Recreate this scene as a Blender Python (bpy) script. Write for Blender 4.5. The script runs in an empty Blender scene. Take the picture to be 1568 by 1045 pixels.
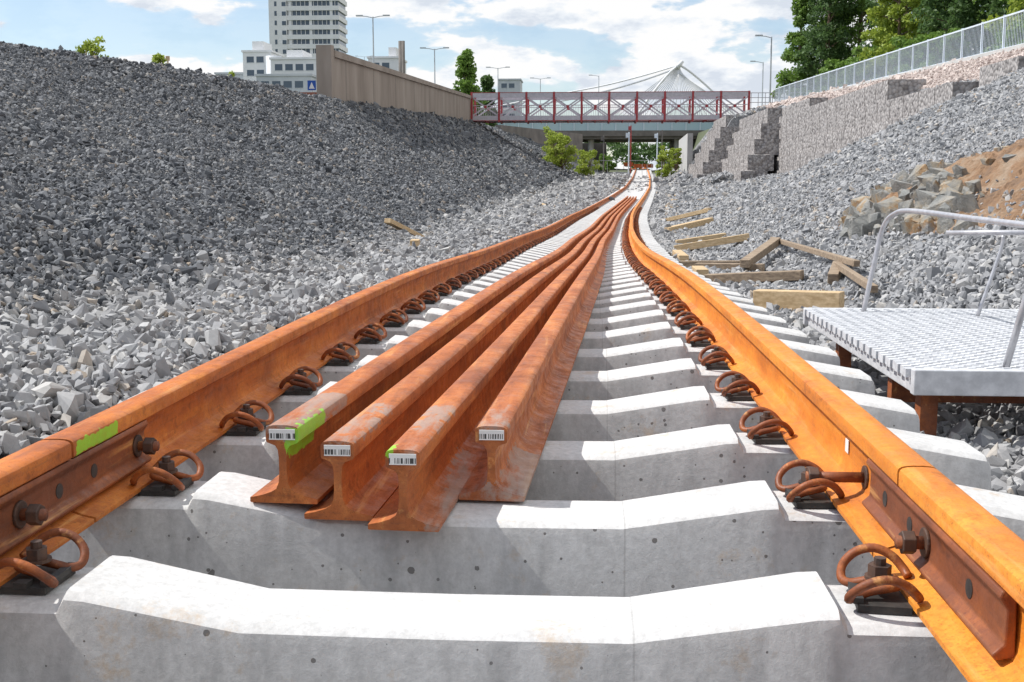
import bpy, bmesh, math, random
import numpy as np
from mathutils import Vector
random.seed(7); rng=np.random.default_rng(7)
scene=bpy.context.scene
R=math.radians
# ------------------------------------------------------------------ helpers
def link(o,parent=None):
    scene.collection.objects.link(o)
    if parent: o.parent=parent
    return o
def empty(name):
    return link(bpy.data.objects.new(name,None))
def mesh_from(name,V,F,mats,parent=None,smooth=False,do_link=True):
    me=bpy.data.meshes.new(name)
    me.from_pydata([tuple(v) for v in V],[],[tuple(f) for f in F])
    if not isinstance(mats,(list,tuple)): mats=[mats]
    for m in mats: me.materials.append(m)
    if smooth: me.polygons.foreach_set('use_smooth',[True]*len(me.polygons))
    me.update()
    o=bpy.data.objects.new(name,me)
    if do_link: link(o,parent)
    return o
class Acc:
    def __init__(s): s.V=[]; s.F=[]
    def box(s,x0,x1,y0,y1,z0,z1):
        b=len(s.V)
        s.V+=[(x0,y0,z0),(x1,y0,z0),(x1,y1,z0),(x0,y1,z0),(x0,y0,z1),(x1,y0,z1),(x1,y1,z1),(x0,y1,z1)]
        s.F+=[(b,b+3,b+2,b+1),(b+4,b+5,b+6,b+7),(b,b+1,b+5,b+4),(b+1,b+2,b+6,b+5),(b+2,b+3,b+7,b+6),(b+3,b,b+4,b+7)]
    def hexa(s,pts):
        b=len(s.V); s.V+=pts
        s.F+=[(b,b+3,b+2,b+1),(b+4,b+5,b+6,b+7),(b,b+1,b+5,b+4),(b+1,b+2,b+6,b+5),(b+2,b+3,b+7,b+6),(b+3,b,b+4,b+7)]
    def beam(s,p,q,w,h=None,up=Vector((0,0,1))):
        h=h or w; p=Vector(p);q=Vector(q); d=(q-p).normalized()
        u=up
        if abs(d.dot(u))>.95: u=Vector((0,1,0))
        r=d.cross(u).normalized(); u2=r.cross(d).normalized()
        b=len(s.V)
        for c in (p,q):
            for a,e in ((-1,-1),(1,-1),(1,1),(-1,1)):
                s.V.append(tuple(c+r*a*w/2+u2*e*h/2))
        s.F+=[(b,b+1,b+2,b+3),(b+7,b+6,b+5,b+4)]
        for i in range(4):
            j=(i+1)%4; s.F.append((b+i,b+4+i,b+4+j,b+j))
    def tube(s,pts,r,seg=8,cap=True):
        pts=[Vector(p) for p in pts]; n=len(pts); b=len(s.V)
        rs=r if isinstance(r,(list,tuple)) else [r]*n
        ref=None
        for i,p in enumerate(pts):
            d=(pts[min(i+1,n-1)]-pts[max(i-1,0)]).normalized()
            if ref is None:
                ref=Vector((0,0,1)) if abs(d.z)<.9 else Vector((1,0,0))
            a=(ref-d*ref.dot(d)).normalized(); ref=a; c=d.cross(a)
            for k in range(seg):
                t=2*math.pi*k/seg
                s.V.append(tuple(p+(a*math.cos(t)+c*math.sin(t))*rs[i]))
        for i in range(n-1):
            for k in range(seg):
                k2=(k+1)%seg
                s.F.append((b+i*seg+k,b+i*seg+k2,b+(i+1)*seg+k2,b+(i+1)*seg+k))
        if cap:
            s.F.append(tuple(b+k for k in range(seg))[::-1]); s.F.append(tuple(b+(n-1)*seg+k for k in range(seg)))
    def build(s,name,mat,parent=None,smooth=False,bevel=0):
        o=mesh_from(name,s.V,s.F,mat,parent,smooth)
        if bevel:
            m=o.modifiers.new('bevel','BEVEL'); m.width=bevel; m.segments=2; m.limit_method='ANGLE'
        return o
def catmull(P,n=6):
    P=[Vector(p) for p in P]; out=[]
    for i in range(len(P)-1):
        p0=P[max(i-1,0)];p1=P[i];p2=P[i+1];p3=P[min(i+2,len(P)-1)]
        for k in range(n):
            t=k/n
            out.append(.5*((2*p1)+(p2-p0)*t+(2*p0-5*p1+4*p2-p3)*t*t+(3*p1-p0-3*p2+p3)*t**3))
    out.append(P[-1]); return out
# ------------------------------------------------------------------ materials
def newmat(name):
    m=bpy.data.materials.new(name); m.use_nodes=True
    nt=m.node_tree; b=nt.nodes['Principled BSDF']; return m,nt,b
def pos(nt,scale=(1,1,1)):
    g=nt.nodes.new('ShaderNodeNewGeometry'); mp=nt.nodes.new('ShaderNodeMapping')
    mp.inputs['Scale'].default_value=scale
    nt.links.new(g.outputs['Position'],mp.inputs['Vector']); return mp.outputs['Vector'],g
def noise(nt,vec,scale,detail=6,rough=.6):
    n=nt.nodes.new('ShaderNodeTexNoise'); n.inputs['Scale'].default_value=scale
    n.inputs['Detail'].default_value=detail; n.inputs['Roughness'].default_value=rough
    if vec is not None: nt.links.new(vec,n.inputs['Vector'])
    return n.outputs['Fac']
def ramp(nt,fac,stops):
    r=nt.nodes.new('ShaderNodeValToRGB'); cr=r.color_ramp
    while len(cr.elements)<len(stops): cr.elements.new(.5)
    for e,(p,c) in zip(cr.elements,stops):
        e.position=p; e.color=(*c,1) if not isinstance(c,float) else (c,c,c,1)
    nt.links.new(fac,r.inputs['Fac']); return r.outputs['Color']
def mix(nt,fac,a,b,mode='MIX'):
    m=nt.nodes.new('ShaderNodeMix'); m.data_type='RGBA'; m.blend_type=mode
    for inp,v in ((m.inputs[0],fac),(m.inputs[6],a),(m.inputs[7],b)):
        if isinstance(v,(int,float)): inp.default_value=v
        elif isinstance(v,tuple): inp.default_value=(*v,1)
        else: nt.links.new(v,inp)
    return m.outputs[2]
def math_(nt,op,a,b=0.0):
    m=nt.nodes.new('ShaderNodeMath'); m.operation=op
    for inp,v in ((m.inputs[0],a),(m.inputs[1],b)):
        if isinstance(v,(int,float)): inp.default_value=v
        else: nt.links.new(v,inp)
    return m.outputs[0]
def bump(nt,b,h,strength=.3,dist=.01):
    n=nt.nodes.new('ShaderNodeBump'); n.inputs['Strength'].default_value=strength; n.inputs['Distance'].default_value=dist
    nt.links.new(h,n.inputs['Height']); nt.links.new(n.outputs['Normal'],b.inputs['Normal'])
def nmat(name,c1,c2,scale=3,rough=.8,bs=.3,bscale=None,bd=.01,metal=0,stretch=(1,1,1)):
    m,nt,b=newmat(name); v,g=pos(nt,stretch)
    f=noise(nt,v,scale); c=ramp(nt,f,[(.35,c1),(.65,c2)])
    nt.links.new(c,b.inputs['Base Color']); b.inputs['Roughness'].default_value=rough; b.inputs['Metallic'].default_value=metal
    bump(nt,b,noise(nt,v,bscale or scale*6),bs,bd); return m
def boxmask(nt,g,bounds,ns=60,na=.02):
    sep=nt.nodes.new('ShaderNodeSeparateXYZ'); nt.links.new(g.outputs['Position'],sep.inputs[0])
    nz=noise(nt,g.outputs['Position'],ns,4)
    off=math_(nt,'MULTIPLY',math_(nt,'SUBTRACT',nz,.5),na)
    out=None
    for ax,(lo,hi) in bounds.items():
        p=math_(nt,'ADD',sep.outputs[ax],off)
        m=math_(nt,'MULTIPLY',math_(nt,'GREATER_THAN',p,lo),math_(nt,'LESS_THAN',p,hi))
        out=m if out is None else math_(nt,'MULTIPLY',out,m)
    return out
def rustmat(name,dark,mid,light,sprays=(),grays=(),deep=.6,gamt=.5):
    m,nt,b=newmat(name); v,g=pos(nt,(1,.18,1))
    v2,_=pos(nt,(1,1,1))
    f1=noise(nt,v,11,9,.7); f2=noise(nt,v2,48,6,.7); f3=noise(nt,v2,3.1,5,.65)
    c=ramp(nt,f1,[(.32,dark),(.47,mid),(.64,light)])
    c=mix(nt,ramp(nt,f2,[(.46,0.0),(.60,.8)]),c,mid)
    c=mix(nt,ramp(nt,f3,[(.48,0.0),(.66,deep)]),c,dark)
    f4=noise(nt,v2,230,4,.65)
    c=mix(nt,ramp(nt,f4,[(.56,0.0),(.70,.6)]),c,(.10,.032,.014))
    f5=noise(nt,v2,17,7,.75); c=mix(nt,ramp(nt,f5,[(.57,0.0),(.63,deep*.75)]),c,(.17,.055,.022))
    vs,_=pos(nt,(1,.12,6)); f7=noise(nt,vs,22,5,.6)
    c=mix(nt,ramp(nt,f7,[(.55,0.0),(.68,deep*.55)]),c,(.13,.06,.035))
    # lighter worn streaks along the rolling direction
    vw,_=pos(nt,(1,.05,1)); f9=noise(nt,vw,34,6,.65)
    c=mix(nt,ramp(nt,f9,[(.58,0.0),(.70,.5)]),c,(.80,.42,.14))
    for bd in grays:
        mk=boxmask(nt,g,bd,30,.09); sc=ramp(nt,f1,[(.44,0.0),(.54,gamt)])
        c=mix(nt,math_(nt,'MULTIPLY',mk,sc),c,(.30,.29,.27))
    for bd in sprays:
        mk=boxmask(nt,g,bd,45,.03)
        c=mix(nt,math_(nt,'MULTIPLY',mk,math_(nt,'ADD',.40,math_(nt,'MULTIPLY',f2,.7))),c,(.26,.66,.03))
    nt.links.new(c,b.inputs['Base Color'])
    nt.links.new(ramp(nt,f5,[(.4,.42),(.6,.78)]),b.inputs['Roughness'])
    b.inputs['Specular IOR Level'].default_value=.45
    bump(nt,b,math_(nt,'ADD',f2,math_(nt,'MULTIPLY',f4,.6)),.5,.002)
    return m
G=.83
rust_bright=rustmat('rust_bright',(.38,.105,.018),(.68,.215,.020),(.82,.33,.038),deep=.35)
rust_left_shaded=rustmat('rust_left_shaded',(.22,.055,.016),(.50,.14,.022),(.68,.235,.035),  # rust darker than the right rail's: inner-side shade put into the colour
    sprays=[{1:(2.19,2.39),0:(-G+.02,-G+.09),2:(.145,.172)}])
rust_red=rustmat('rust_red',(.20,.055,.020),(.46,.135,.034),(.66,.24,.065),
    sprays=[{1:(2.2,2.56),0:(-.412,-.34),2:(.10,.172)},{1:(2.2,2.32),0:(-.185,-.165),2:(.13,.150)}],
    grays=[{1:(2.2,2.75),2:(.142,.21)},{1:(2.2,2.9),0:(-.1,.16),2:(-.1,.02)}],deep=.6,gamt=.6)
rust_dark=rustmat('rust_dark',(.10,.032,.015),(.22,.065,.024),(.38,.115,.03))
rust_clip=rustmat('rust_clip',(.10,.032,.014),(.24,.065,.018),(.46,.13,.025))
dark_steel=nmat('dark_steel',(.035,.025,.022),(.10,.05,.03),30,.6,.3,200,.002)
def concrete_sleeper():
    m,nt,b=newmat('sleeper_concrete'); v,g=pos(nt)
    f=noise(nt,v,2.6,8,.65); c=ramp(nt,f,[(.3,(.52,.515,.50)),(.7,(.67,.665,.655))])
    f2=noise(nt,v,60,6,.75); c=mix(nt,.26,c,ramp(nt,f2,[(.35,.22),(.65,.85)]))
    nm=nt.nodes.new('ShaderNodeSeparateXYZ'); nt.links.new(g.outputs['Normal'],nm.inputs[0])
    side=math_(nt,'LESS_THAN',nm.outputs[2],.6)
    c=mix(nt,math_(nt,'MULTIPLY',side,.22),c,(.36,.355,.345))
    pit=None
    for sc,am in ((21,.21),(48,.24)):
        vo=nt.nodes.new('ShaderNodeTexVoronoi'); vo.inputs['Scale'].default_value=sc; nt.links.new(v,vo.inputs['Vector'])
        sp=nt.nodes.new('ShaderNodeSeparateXYZ'); nt.links.new(vo.outputs['Color'],sp.inputs[0])
        th=math_(nt,'MULTIPLY',math_(nt,'POWER',sp.outputs[0],4.0),am)
        dn=math_(nt,'ADD',vo.outputs['Distance'],math_(nt,'MULTIPLY',math_(nt,'SUBTRACT',f2,.5),.12))
        p=math_(nt,'LESS_THAN',dn,th)
        pit=p if pit is None else math_(nt,'MAXIMUM',pit,p)
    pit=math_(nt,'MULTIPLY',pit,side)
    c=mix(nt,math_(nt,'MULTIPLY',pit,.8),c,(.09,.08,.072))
    f3=noise(nt,v,6.5,9,.78); c=mix(nt,ramp(nt,f3,[(.57,0.0),(.66,.5)]),c,(.48,.34,.20))
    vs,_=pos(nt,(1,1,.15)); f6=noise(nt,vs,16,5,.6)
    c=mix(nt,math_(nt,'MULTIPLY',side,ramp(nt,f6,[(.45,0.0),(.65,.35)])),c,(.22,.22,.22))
    f8=noise(nt,v,24,9,.8); c=mix(nt,ramp(nt,f8,[(.60,0.0),(.70,.35)]),c,(.28,.26,.24))
    f5=noise(nt,v,1.7,5,.6); c=mix(nt,ramp(nt,f5,[(.5,0.0),(.7,.25)]),c,(.34,.34,.35))
    sx=nt.nodes.new('ShaderNodeSeparateXYZ'); tcn=nt.nodes.new('ShaderNodeTexCoord'); nt.links.new(tcn.outputs['Object'],sx.inputs[0])
    se=math_(nt,'LESS_THAN',math_(nt,'ABSOLUTE',math_(nt,'SUBTRACT',sx.outputs[0],.306)),.0018)
    c=mix(nt,math_(nt,'MULTIPLY',se,.30),c,(.20,.19,.18))
    nt.links.new(c,b.inputs['Base Color']); b.inputs['Roughness'].default_value=.85
    h=math_(nt,'SUBTRACT',math_(nt,'MULTIPLY',f2,.6),pit); bump(nt,b,h,.6,.004)
    return m
m_sleeper=concrete_sleeper()
def rockmat(name,stops,brown=.3):
    m,nt,b=newmat(name)
    oi=nt.nodes.new('ShaderNodeObjectInfo'); c=ramp(nt,oi.outputs['Random'],stops)
    v,g=pos(nt); f=noise(nt,v,40,4,.7); c=mix(nt,.35,c,ramp(nt,f,[(.35,.22),(.65,.62)]),'MULTIPLY')
    f2=noise(nt,v,1.1,2); c=mix(nt,ramp(nt,f2,[(.5,0.0),(.8,brown)]),c,(.34,.31,.27),'MIX')
    nt.links.new(c,b.inputs['Base Color']); b.inputs['Roughness'].default_value=.85
    b.inputs['Specular IOR Level'].default_value=.3
    return m
m_rock_dark=rockmat('gravel_dark',[(0,(.085,.092,.102)),(.4,(.155,.164,.18)),(.8,(.26,.27,.285)),(.93,(.36,.36,.355)),(1,(.34,.29,.24))],.12)
m_rock_mid=rockmat('gravel_mid',[(0,(.22,.222,.23)),(.4,(.37,.37,.378)),(.8,(.50,.50,.50)),(.95,(.56,.55,.53)),(1,(.46,.37,.28))])
m_rock_light=rockmat('gravel_light',[(0,(.23,.235,.245)),(.4,(.36,.365,.375)),(.8,(.49,.49,.495)),(.95,(.56,.55,.53)),(1,(.48,.40,.32))])
m_rock_pink=rockmat('gravel_pink',[(0,(.52,.42,.38)),(.5,(.66,.56,.51)),(1,(.78,.68,.62))])
m_wall=nmat('retaining_concrete',(.25,.205,.17),(.36,.305,.26),.8,.9,.3,30,.01,stretch=(1,1,.25))
m_white=nmat('white_facade',(.68,.69,.70),(.76,.76,.77),.3,.6,.05)
m_grayfac=nmat('gray_facade',(.42,.45,.49),(.52,.55,.58),.3,.6,.05)
m_glass,_nt,_b=newmat('window_glass'); _b.inputs['Base Color'].default_value=(.07,.10,.14,1); _b.inputs['Roughness'].default_value=.15
m_railglass,_nt,_b=newmat('parapet_glass'); _b.inputs['Base Color'].default_value=(.38,.50,.55,1); _b.inputs['Roughness'].default_value=.2
m_galv=nmat('galvanised_steel',(.50,.51,.53),(.68,.69,.71),25,.5,.15,120,.001,metal=.1)
m_galvd=nmat('galvanised_tube',(.40,.40,.42),(.55,.55,.57),25,.4,.1,120,.001,metal=.4)
m_red=nmat('red_paint',(.30,.03,.035),(.38,.045,.05),4,.5,.1)
m_chord=nmat('bridge_steel',(.44,.41,.44),(.52,.49,.52),3,.5,.1)
m_darkconc=nmat('dark_concrete',(.12,.11,.10),(.19,.17,.155),.6,.9,.2)
m_conc=nmat('pale_concrete',(.42,.41,.39),(.52,.51,.49),.8,.9,.2)
m_fence=nmat('fence_metal',(.60,.66,.73),(.70,.76,.82),4,.4,.05)
m_wood=nmat('timber',(.42,.29,.15),(.64,.48,.29),6,.8,.4,60,.003,stretch=(1,6,6))
m_woodd=nmat('timber_weathered',(.18,.13,.09),(.38,.29,.20),6,.8,.4,60,.003,stretch=(1,6,6))
m_black=nmat('black_plastic',(.02,.02,.02),(.05,.045,.04),30,.6,.1)
m_bark=nmat('bark',(.10,.07,.05),(.22,.15,.10),3,.9,.5)
def leafmat(name,c1,c2,c3):
    m,nt,b=newmat(name); v,g=pos(nt); f=noise(nt,v,1.3,3); f2=noise(nt,v,9,1)
    c=ramp(nt,f,[(.3,c1),(.5,c2),(.72,c3)]); c=mix(nt,.4,c,ramp(nt,f2,[(.3,c1),(.7,c3)]))
    nt.links.new(c,b.inputs['Base Color']); b.inputs['Roughness'].default_value=.6
    tr=nt.nodes.new('ShaderNodeBsdfTranslucent'); nt.links.new(c,tr.inputs['Color'])
    ms=nt.nodes.new('ShaderNodeMixShader'); ms.inputs[0].default_value=.42
    out=nt.nodes['Material Output']; nt.links.new(b.outputs[0],ms.inputs[1]); nt.links.new(tr.outputs[0],ms.inputs[2]); nt.links.new(ms.outputs[0],out.inputs[0])
    return m
leaf_dark=leafmat('foliage_pine',(.05,.10,.035),(.10,.18,.055),(.16,.26,.075))
leaf_green=leafmat('foliage_green',(.09,.165,.03),(.17,.29,.05),(.27,.41,.085))
leaf_lime=leafmat('foliage_lime',(.18,.25,.03),(.34,.43,.055),(.50,.57,.11))
# ------------------------------------------------------------------ alignment functions
YS=np.arange(-60,420,.25)
def smooth_curve(xs,ys,win):
    a=np.interp(YS,xs,ys); k=int(win/.25)|1; ker=np.hanning(k+2)[1:-1]; ker/=ker.sum()
    return np.convolve(np.pad(a,k//2,mode='edge'),ker,'valid')
_zt=smooth_curve([-60,6,8,12,23,40,60,80,110,140,180,400],[0,0,-.05,-.18,-.37,-.37,-.12,.25,1.0,1.8,2.8,3.2],6)
_zt=np.where(YS<4,0,_zt)
_xc=smooth_curve([-60,8,12,16,23,32,40,60,80,110,140,180,220,420],[0,0,0,.05,.25,.6,1.0,2.3,3.6,5.2,6.6,8.4,8.0,-10],6)
Zt=lambda y: np.interp(y,YS,_zt)
Xc=lambda y: np.interp(y,YS,_xc)
def sstep(a,b,x):
    t=np.clip((x-a)/(b-a),0,1); return t*t*(3-2*t)
def face_x(Y):
    return np.where(Y<75.3,12.2,np.where(Y<89.3,9.6,np.where(Y<99,8.2,8.2+(Y-99)*.06)))
def batter(Y): return np.where(Y<75.3,.9,2.5)
def top_z(Y):
    return np.where(Y<75.3,np.interp(Y,[40,50,75],[4.2,4.6,5.3]),np.where(Y<89,5.35,5.7))
zfence=lambda Y: np.interp(Y,[0,41,100,200],[5.0,5.45,7.2,8.0])
def H(X,Y):
    X=np.asarray(X,float);Y=np.asarray(Y,float)
    zt=Zt(Y); d=X-Xc(Y)
    z=zt+np.interp(d,[-2.3,-1.5,-1.3,-1.15,1.15,1.35,2.4],[0.0,-.06,-.2,-.29,-.29,-.23,-.2])
    xt=np.interp(Y,[0,10,28,49,100,150,180],[-2.35,-2.4,-3.0,-3.3,-1.2,2.2,4.5])
    xcr=np.interp(Y,[0,25,28,33,39,49,100,115,150,180],[-15,-14.4,-14.1,-12.7,-11.4,-10.55,-10.0,-9.0,-4,-2])
    zcr=np.interp(Y,[0,28,49,100,180],[4.15,4.06,4.14,5.85,6.3])
    t=np.clip((xt-X)/(xt-xcr),0,1)
    zl=zt+(zcr-zt)*(.92*t+.08*t*t)
    z=np.where(X<xt,zl,z)
    xr=Xc(Y)+2.4; zr=zt-.2; zf=zfence(Y)
    near=zr+(X-xr)*(zf-.15-zr)/(15.6-xr)
    near=np.where(X>15.6,zf,near)
    xf=face_x(Y); tz=top_z(Y); bt=batter(Y); zb=np.interp(Y,[40,60,100,180],[1.3,1.2,1.2,3.2])
    f1=zr+(X-xr)/np.maximum(xf-xr,.1)*(zb-zr)
    f2=zb-.3+(X-xf-.4)/bt*(tz-.15-zb+.3)
    f3=tz-.15+(X-xf-bt-.4)/(15.8-xf-bt-.4)*(zf-tz+.15)
    far=np.where(X<xf,f1,np.where(X<xf+.4,zb+(X-xf)/.4*-.3,np.where(X<xf+bt+.4,f2,np.where(X<15.8,f3,zf))))
    w=sstep(35,45,Y)
    zR=near*(1-w)+far*w
    z=np.where(X>xr,zR,z)
    amp=np.clip((np.abs(d)-1.8)/1.5,0,1)*np.clip((Y+5)/10,0,1)
    z=z+amp*(.035*np.sin(X*1.9+Y*.7+1)+.03*np.sin(Y*1.3-X*.8)+.02*np.sin(X*4.1+Y*2.3))*np.where(np.abs(X)<14,1,0)
    wf=sstep(190,300,Y); z=z*(1-wf)+np.minimum(z,4.5)*wf
    return z
def Hf(x,y): return float(H(x,y))
# ------------------------------------------------------------------ ground sheet
xs=np.concatenate([[-3000,-1200,-500,-200,-100,-60,-40,-30,-25],np.arange(-20,20.01,.2),[22,25,30,40,60,100,200,500,1200,3000]])
ys=np.concatenate([[-1500,-400,-100,-40,-20],np.arange(-10,60,.33),np.arange(60,130,.3),np.arange(130,200,2),[220,250,300,350,420,600,1000,2000,4000]])
GX,GY=np.meshgrid(xs,ys); GZ=H(GX,GY)-.02
nx,ny=len(xs),len(ys)
V=np.stack([GX.ravel(),GY.ravel(),GZ.ravel()],1)
idx=np.arange(nx*ny).reshape(ny,nx)
F=np.stack([idx[:-1,:-1].ravel(),idx[:-1,1:].ravel(),idx[1:,1:].ravel(),idx[1:,:-1].ravel()],1)
m,nt,b=newmat('ground_gravel')
at=nt.nodes.new('ShaderNodeAttribute'); at.attribute_name='kind'
v,g=pos(nt); vo=nt.nodes.new('ShaderNodeTexVoronoi'); vo.inputs['Scale'].default_value=14; nt.links.new(v,vo.inputs['Vector'])
sp=nt.nodes.new('ShaderNodeSeparateXYZ'); nt.links.new(vo.outputs['Color'],sp.inputs[0])
c=mix(nt,.8,at.outputs['Color'],ramp(nt,sp.outputs[0],[(0,.35),(1,1.0)]),'MULTIPLY')
nt.links.new(c,b.inputs['Base Color']); b.inputs['Roughness'].default_value=.95
bump(nt,b,vo.outputs['Distance'],.8,.03)
ground=mesh_from('ground',V.tolist(),F.tolist(),m)
col=np.zeros((nx*ny,4),np.float32); col[:,3]=1
X_=GX.ravel();Y_=GY.ravel()
L=X_<Xc(Y_)
col[:,:3]=np.where(L[:,None],[.10,.103,.11],[.28,.28,.285])
pink=(X_>13.6)&(Y_>30)&(X_<17)&(Y_<110); col[pink,:3]=[.60,.51,.46]
far=((X_>17)|(X_<-17)|(Y_>150)); col[far,:3]=[.13,.15,.08]
a=ground.data.color_attributes.new('kind','FLOAT_COLOR','POINT'); a.data.foreach_set('color',col.ravel())
# ------------------------------------------------------------------ gravel (instanced stones)
def stone_protos(tag,mat,n=10):
    coll=bpy.data.collections.new('stones_'+tag)
    for i in range(n):
        bm=bmesh.new(); r=random.Random(i*13+1)
        sx,sy,sz=r.uniform(.85,1.3),r.uniform(.6,.95),r.uniform(.42,.78)
        for k in range(13):
            v=Vector((r.uniform(-1,1),r.uniform(-1,1),r.uniform(-1,1)))
            mx_=max(abs(v.x),abs(v.y),abs(v.z)); v=v/mx_*r.uniform(.8,1.0)
            if v.length>1.3: v=v.normalized()*1.3
            v*=.85
            bm.verts.new((v.x*sx*.5,v.y*sy*.5,v.z*sz*.5))
        res=bmesh.ops.convex_hull(bm,input=bm.verts[:])
        bmesh.ops.delete(bm,geom=[v for v in bm.verts if not v.link_faces],context='VERTS')
        me=bpy.data.meshes.new('stone'); bm.to_mesh(me); bm.free(); me.materials.append(mat)
        coll.objects.link(bpy.data.objects.new('stone_%s_%d'%(tag,i),me))
    return coll
def gn_instances(name,P,S,coll,parent=None):
    me=bpy.data.meshes.new(name); me.vertices.add(len(P)); me.vertices.foreach_set('co',np.asarray(P,np.float32).ravel())
    at=me.attributes.new('s','FLOAT','POINT'); at.data.foreach_set('value',np.asarray(S,np.float32))
    o=link(bpy.data.objects.new(name,me),parent)
    ng=bpy.data.node_groups.new(name+'_gn','GeometryNodeTree')
    ng.interface.new_socket('Geometry',in_out='INPUT',socket_type='NodeSocketGeometry')
    ng.interface.new_socket('Geometry',in_out='OUTPUT',socket_type='NodeSocketGeometry')
    gi=ng.nodes.new('NodeGroupInput'); go=ng.nodes.new('NodeGroupOutput')
    m2p=ng.nodes.new('GeometryNodeMeshToPoints')
    iop=ng.nodes.new('GeometryNodeInstanceOnPoints'); ci=ng.nodes.new('GeometryNodeCollectionInfo')
    ci.inputs['Collection'].default_value=coll; ci.inputs['Separate Children'].default_value=True; ci.inputs['Reset Children'].default_value=True
    iop.inputs['Pick Instance'].default_value=True
    rv=ng.nodes.new('FunctionNodeRandomValue'); rv.data_type='FLOAT_VECTOR'
    rv.inputs[1].default_value=(6.283,6.283,6.283)
    na=ng.nodes.new('GeometryNodeInputNamedAttribute'); na.data_type='FLOAT'; na.inputs[0].default_value='s'
    L=ng.links.new
    L(gi.outputs[0],m2p.inputs['Mesh']); L(m2p.outputs[0],iop.inputs['Points']); L(ci.outputs[0],iop.inputs['Instance'])
    L(rv.outputs[0],iop.inputs['Rotation']); L(na.outputs[0],iop.inputs['Scale']); L(iop.outputs[0],go.inputs[0])
    md=o.modifiers.new('instances','NODES'); md.node_group=ng
    return o
protos={k:stone_protos(k,mm) for k,mm in (('dark',m_rock_dark),('mid',m_rock_mid),('light',m_rock_light),('pink',m_rock_pink))}
bands=[(-.5,7,.034),(7,14,.039),(14,28,.052),(28,50,.078),(50,75,.12),(75,125,.18)]
allP={k:[] for k in protos}; allS={k:[] for k in protos}
def ell(x,y): return ((x-5.0)/1.45)**2+((y-14.4)/3.7)**2
for (y0,y1,s) in bands:
    xa,xb=-.58*y1-1.6,.50*y1+1.6
    xa=max(xa,-16); xb=min(xb,16.3)
    gx,gy=np.meshgrid(np.arange(xa,xb,s),np.arange(y0,y1,s))
    px=gx.ravel()+rng.uniform(-.5,.5,gx.size)*s; py=gy.ravel()+rng.uniform(-.5,.5,gx.size)*s
    keep=(px>-.56*py-1.5)&(px<.48*py+1.5)
    px,py=px[keep],py[keep]
    d=px-Xc(py); z=H(px,py)
    sz=s*1.5*np.exp(rng.normal(0,.30,px.size)); sz=np.maximum(sz,.030)
    xt=np.interp(py,[0,10,28,49,100,150],[-2.35,-2.4,-3.0,-3.3,-1.2,2.2])
    edge=xt-.25+rng.normal(0,.22,px.size)
    left=px<edge
    pinkm=(px>13.6)&(py>30)
    xf=face_x(py)
    covered=(px>xf)&(px<xf+batter(py)+.5)&(py>46)&(py<98)
    lim=z+rng.uniform(-.2,.28,px.size)*sz
    e_=ell(px,py); oc_=(e_<1.05)
    covered=covered|(oc_&(rng.uniform(0,1,px.size)>.30*e_**2+.02))
    lim=np.where(oc_,lim+np.clip(1.0-e_,0,1)*.2,lim)
    sz=np.where((~left)&(d<2.2),sz*1.25,sz)
    for k,mk in (('dark',left),('mid',(~left)&(d<2.0)),('light',(d>=2.0)&~pinkm),('pink',(d>=2.0)&pinkm)):
        mk=mk&~covered
        allP[k].append(np.stack([px[mk],py[mk],lim[mk]],1)); allS[k].append(sz[mk])
names={'dark':'gravel_embankment','mid':'track_ballast','light':'gravel_slope','pink':'granite_gravel'}
for k in protos:
    P=np.concatenate(allP[k]); S=np.concatenate(allS[k]); print(k,len(P))
    gn_instances(names[k],P,S,protos[k])
# ------------------------------------------------------------------ rails
half=[(0,0),(.073,0),(.075,.002),(.075,.011),(.050,.0165),(.028,.024),(.016,.032),(.0105,.045),(.0085,.065),(.0085,.10),(.0105,.118),(.016,.127),(.0335,.1335),(.0358,.1365),(.0362,.160),(.0345,.1655),(.030,.1690),(.022,.1710),(.010,.172)]
prof=half[1:]+[(-x,z) for x,z in reversed(half[1:])]
def rail(name,y0,y1,xf,zf,mat,parent=None):
    y=[y0]
    while y[-1]<y1:
        y.append(y[-1]+(.15 if y[-1]<10 else .5 if y[-1]<40 else 1.5))
    y[-1]=y1
    V=[];F=[];n=len(prof)
    for yy in y:
        x=xf(yy); z=zf(yy); dx=(xf(yy+.05)-xf(yy-.05))/.1; c=1/math.sqrt(1+dx*dx)
        for a,h in prof: V.append((x+a*c,yy-a*dx*c,z+h))
    for i in range(len(y)-1):
        for k in range(n):
            k2=(k+1)%n; F.append((i*n+k,(i+1)*n+k,(i+1)*n+k2,i*n+k2))
    F.append(tuple(range(n))); F.append(tuple(((len(y)-1)*n+k) for k in reversed(range(n))))
    o=mesh_from(name,V,F,mat,parent)
    me=o.data
    me.polygons.foreach_set('use_smooth',[True]*(len(me.polygons)-2)+[False,False])
    me.set_sharp_from_angle(angle=R(27))
    return o
track=empty('railway_track')
for sgn,mt,JY in ((-1,rust_left_shaded,2.17),(1,rust_bright,2.06)):
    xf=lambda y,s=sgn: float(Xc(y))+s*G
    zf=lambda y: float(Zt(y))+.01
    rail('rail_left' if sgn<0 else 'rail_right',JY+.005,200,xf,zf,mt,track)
    rail('rail_left_near' if sgn<0 else 'rail_right_near',-6,JY-.005,xf,zf,mt,track)
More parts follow.
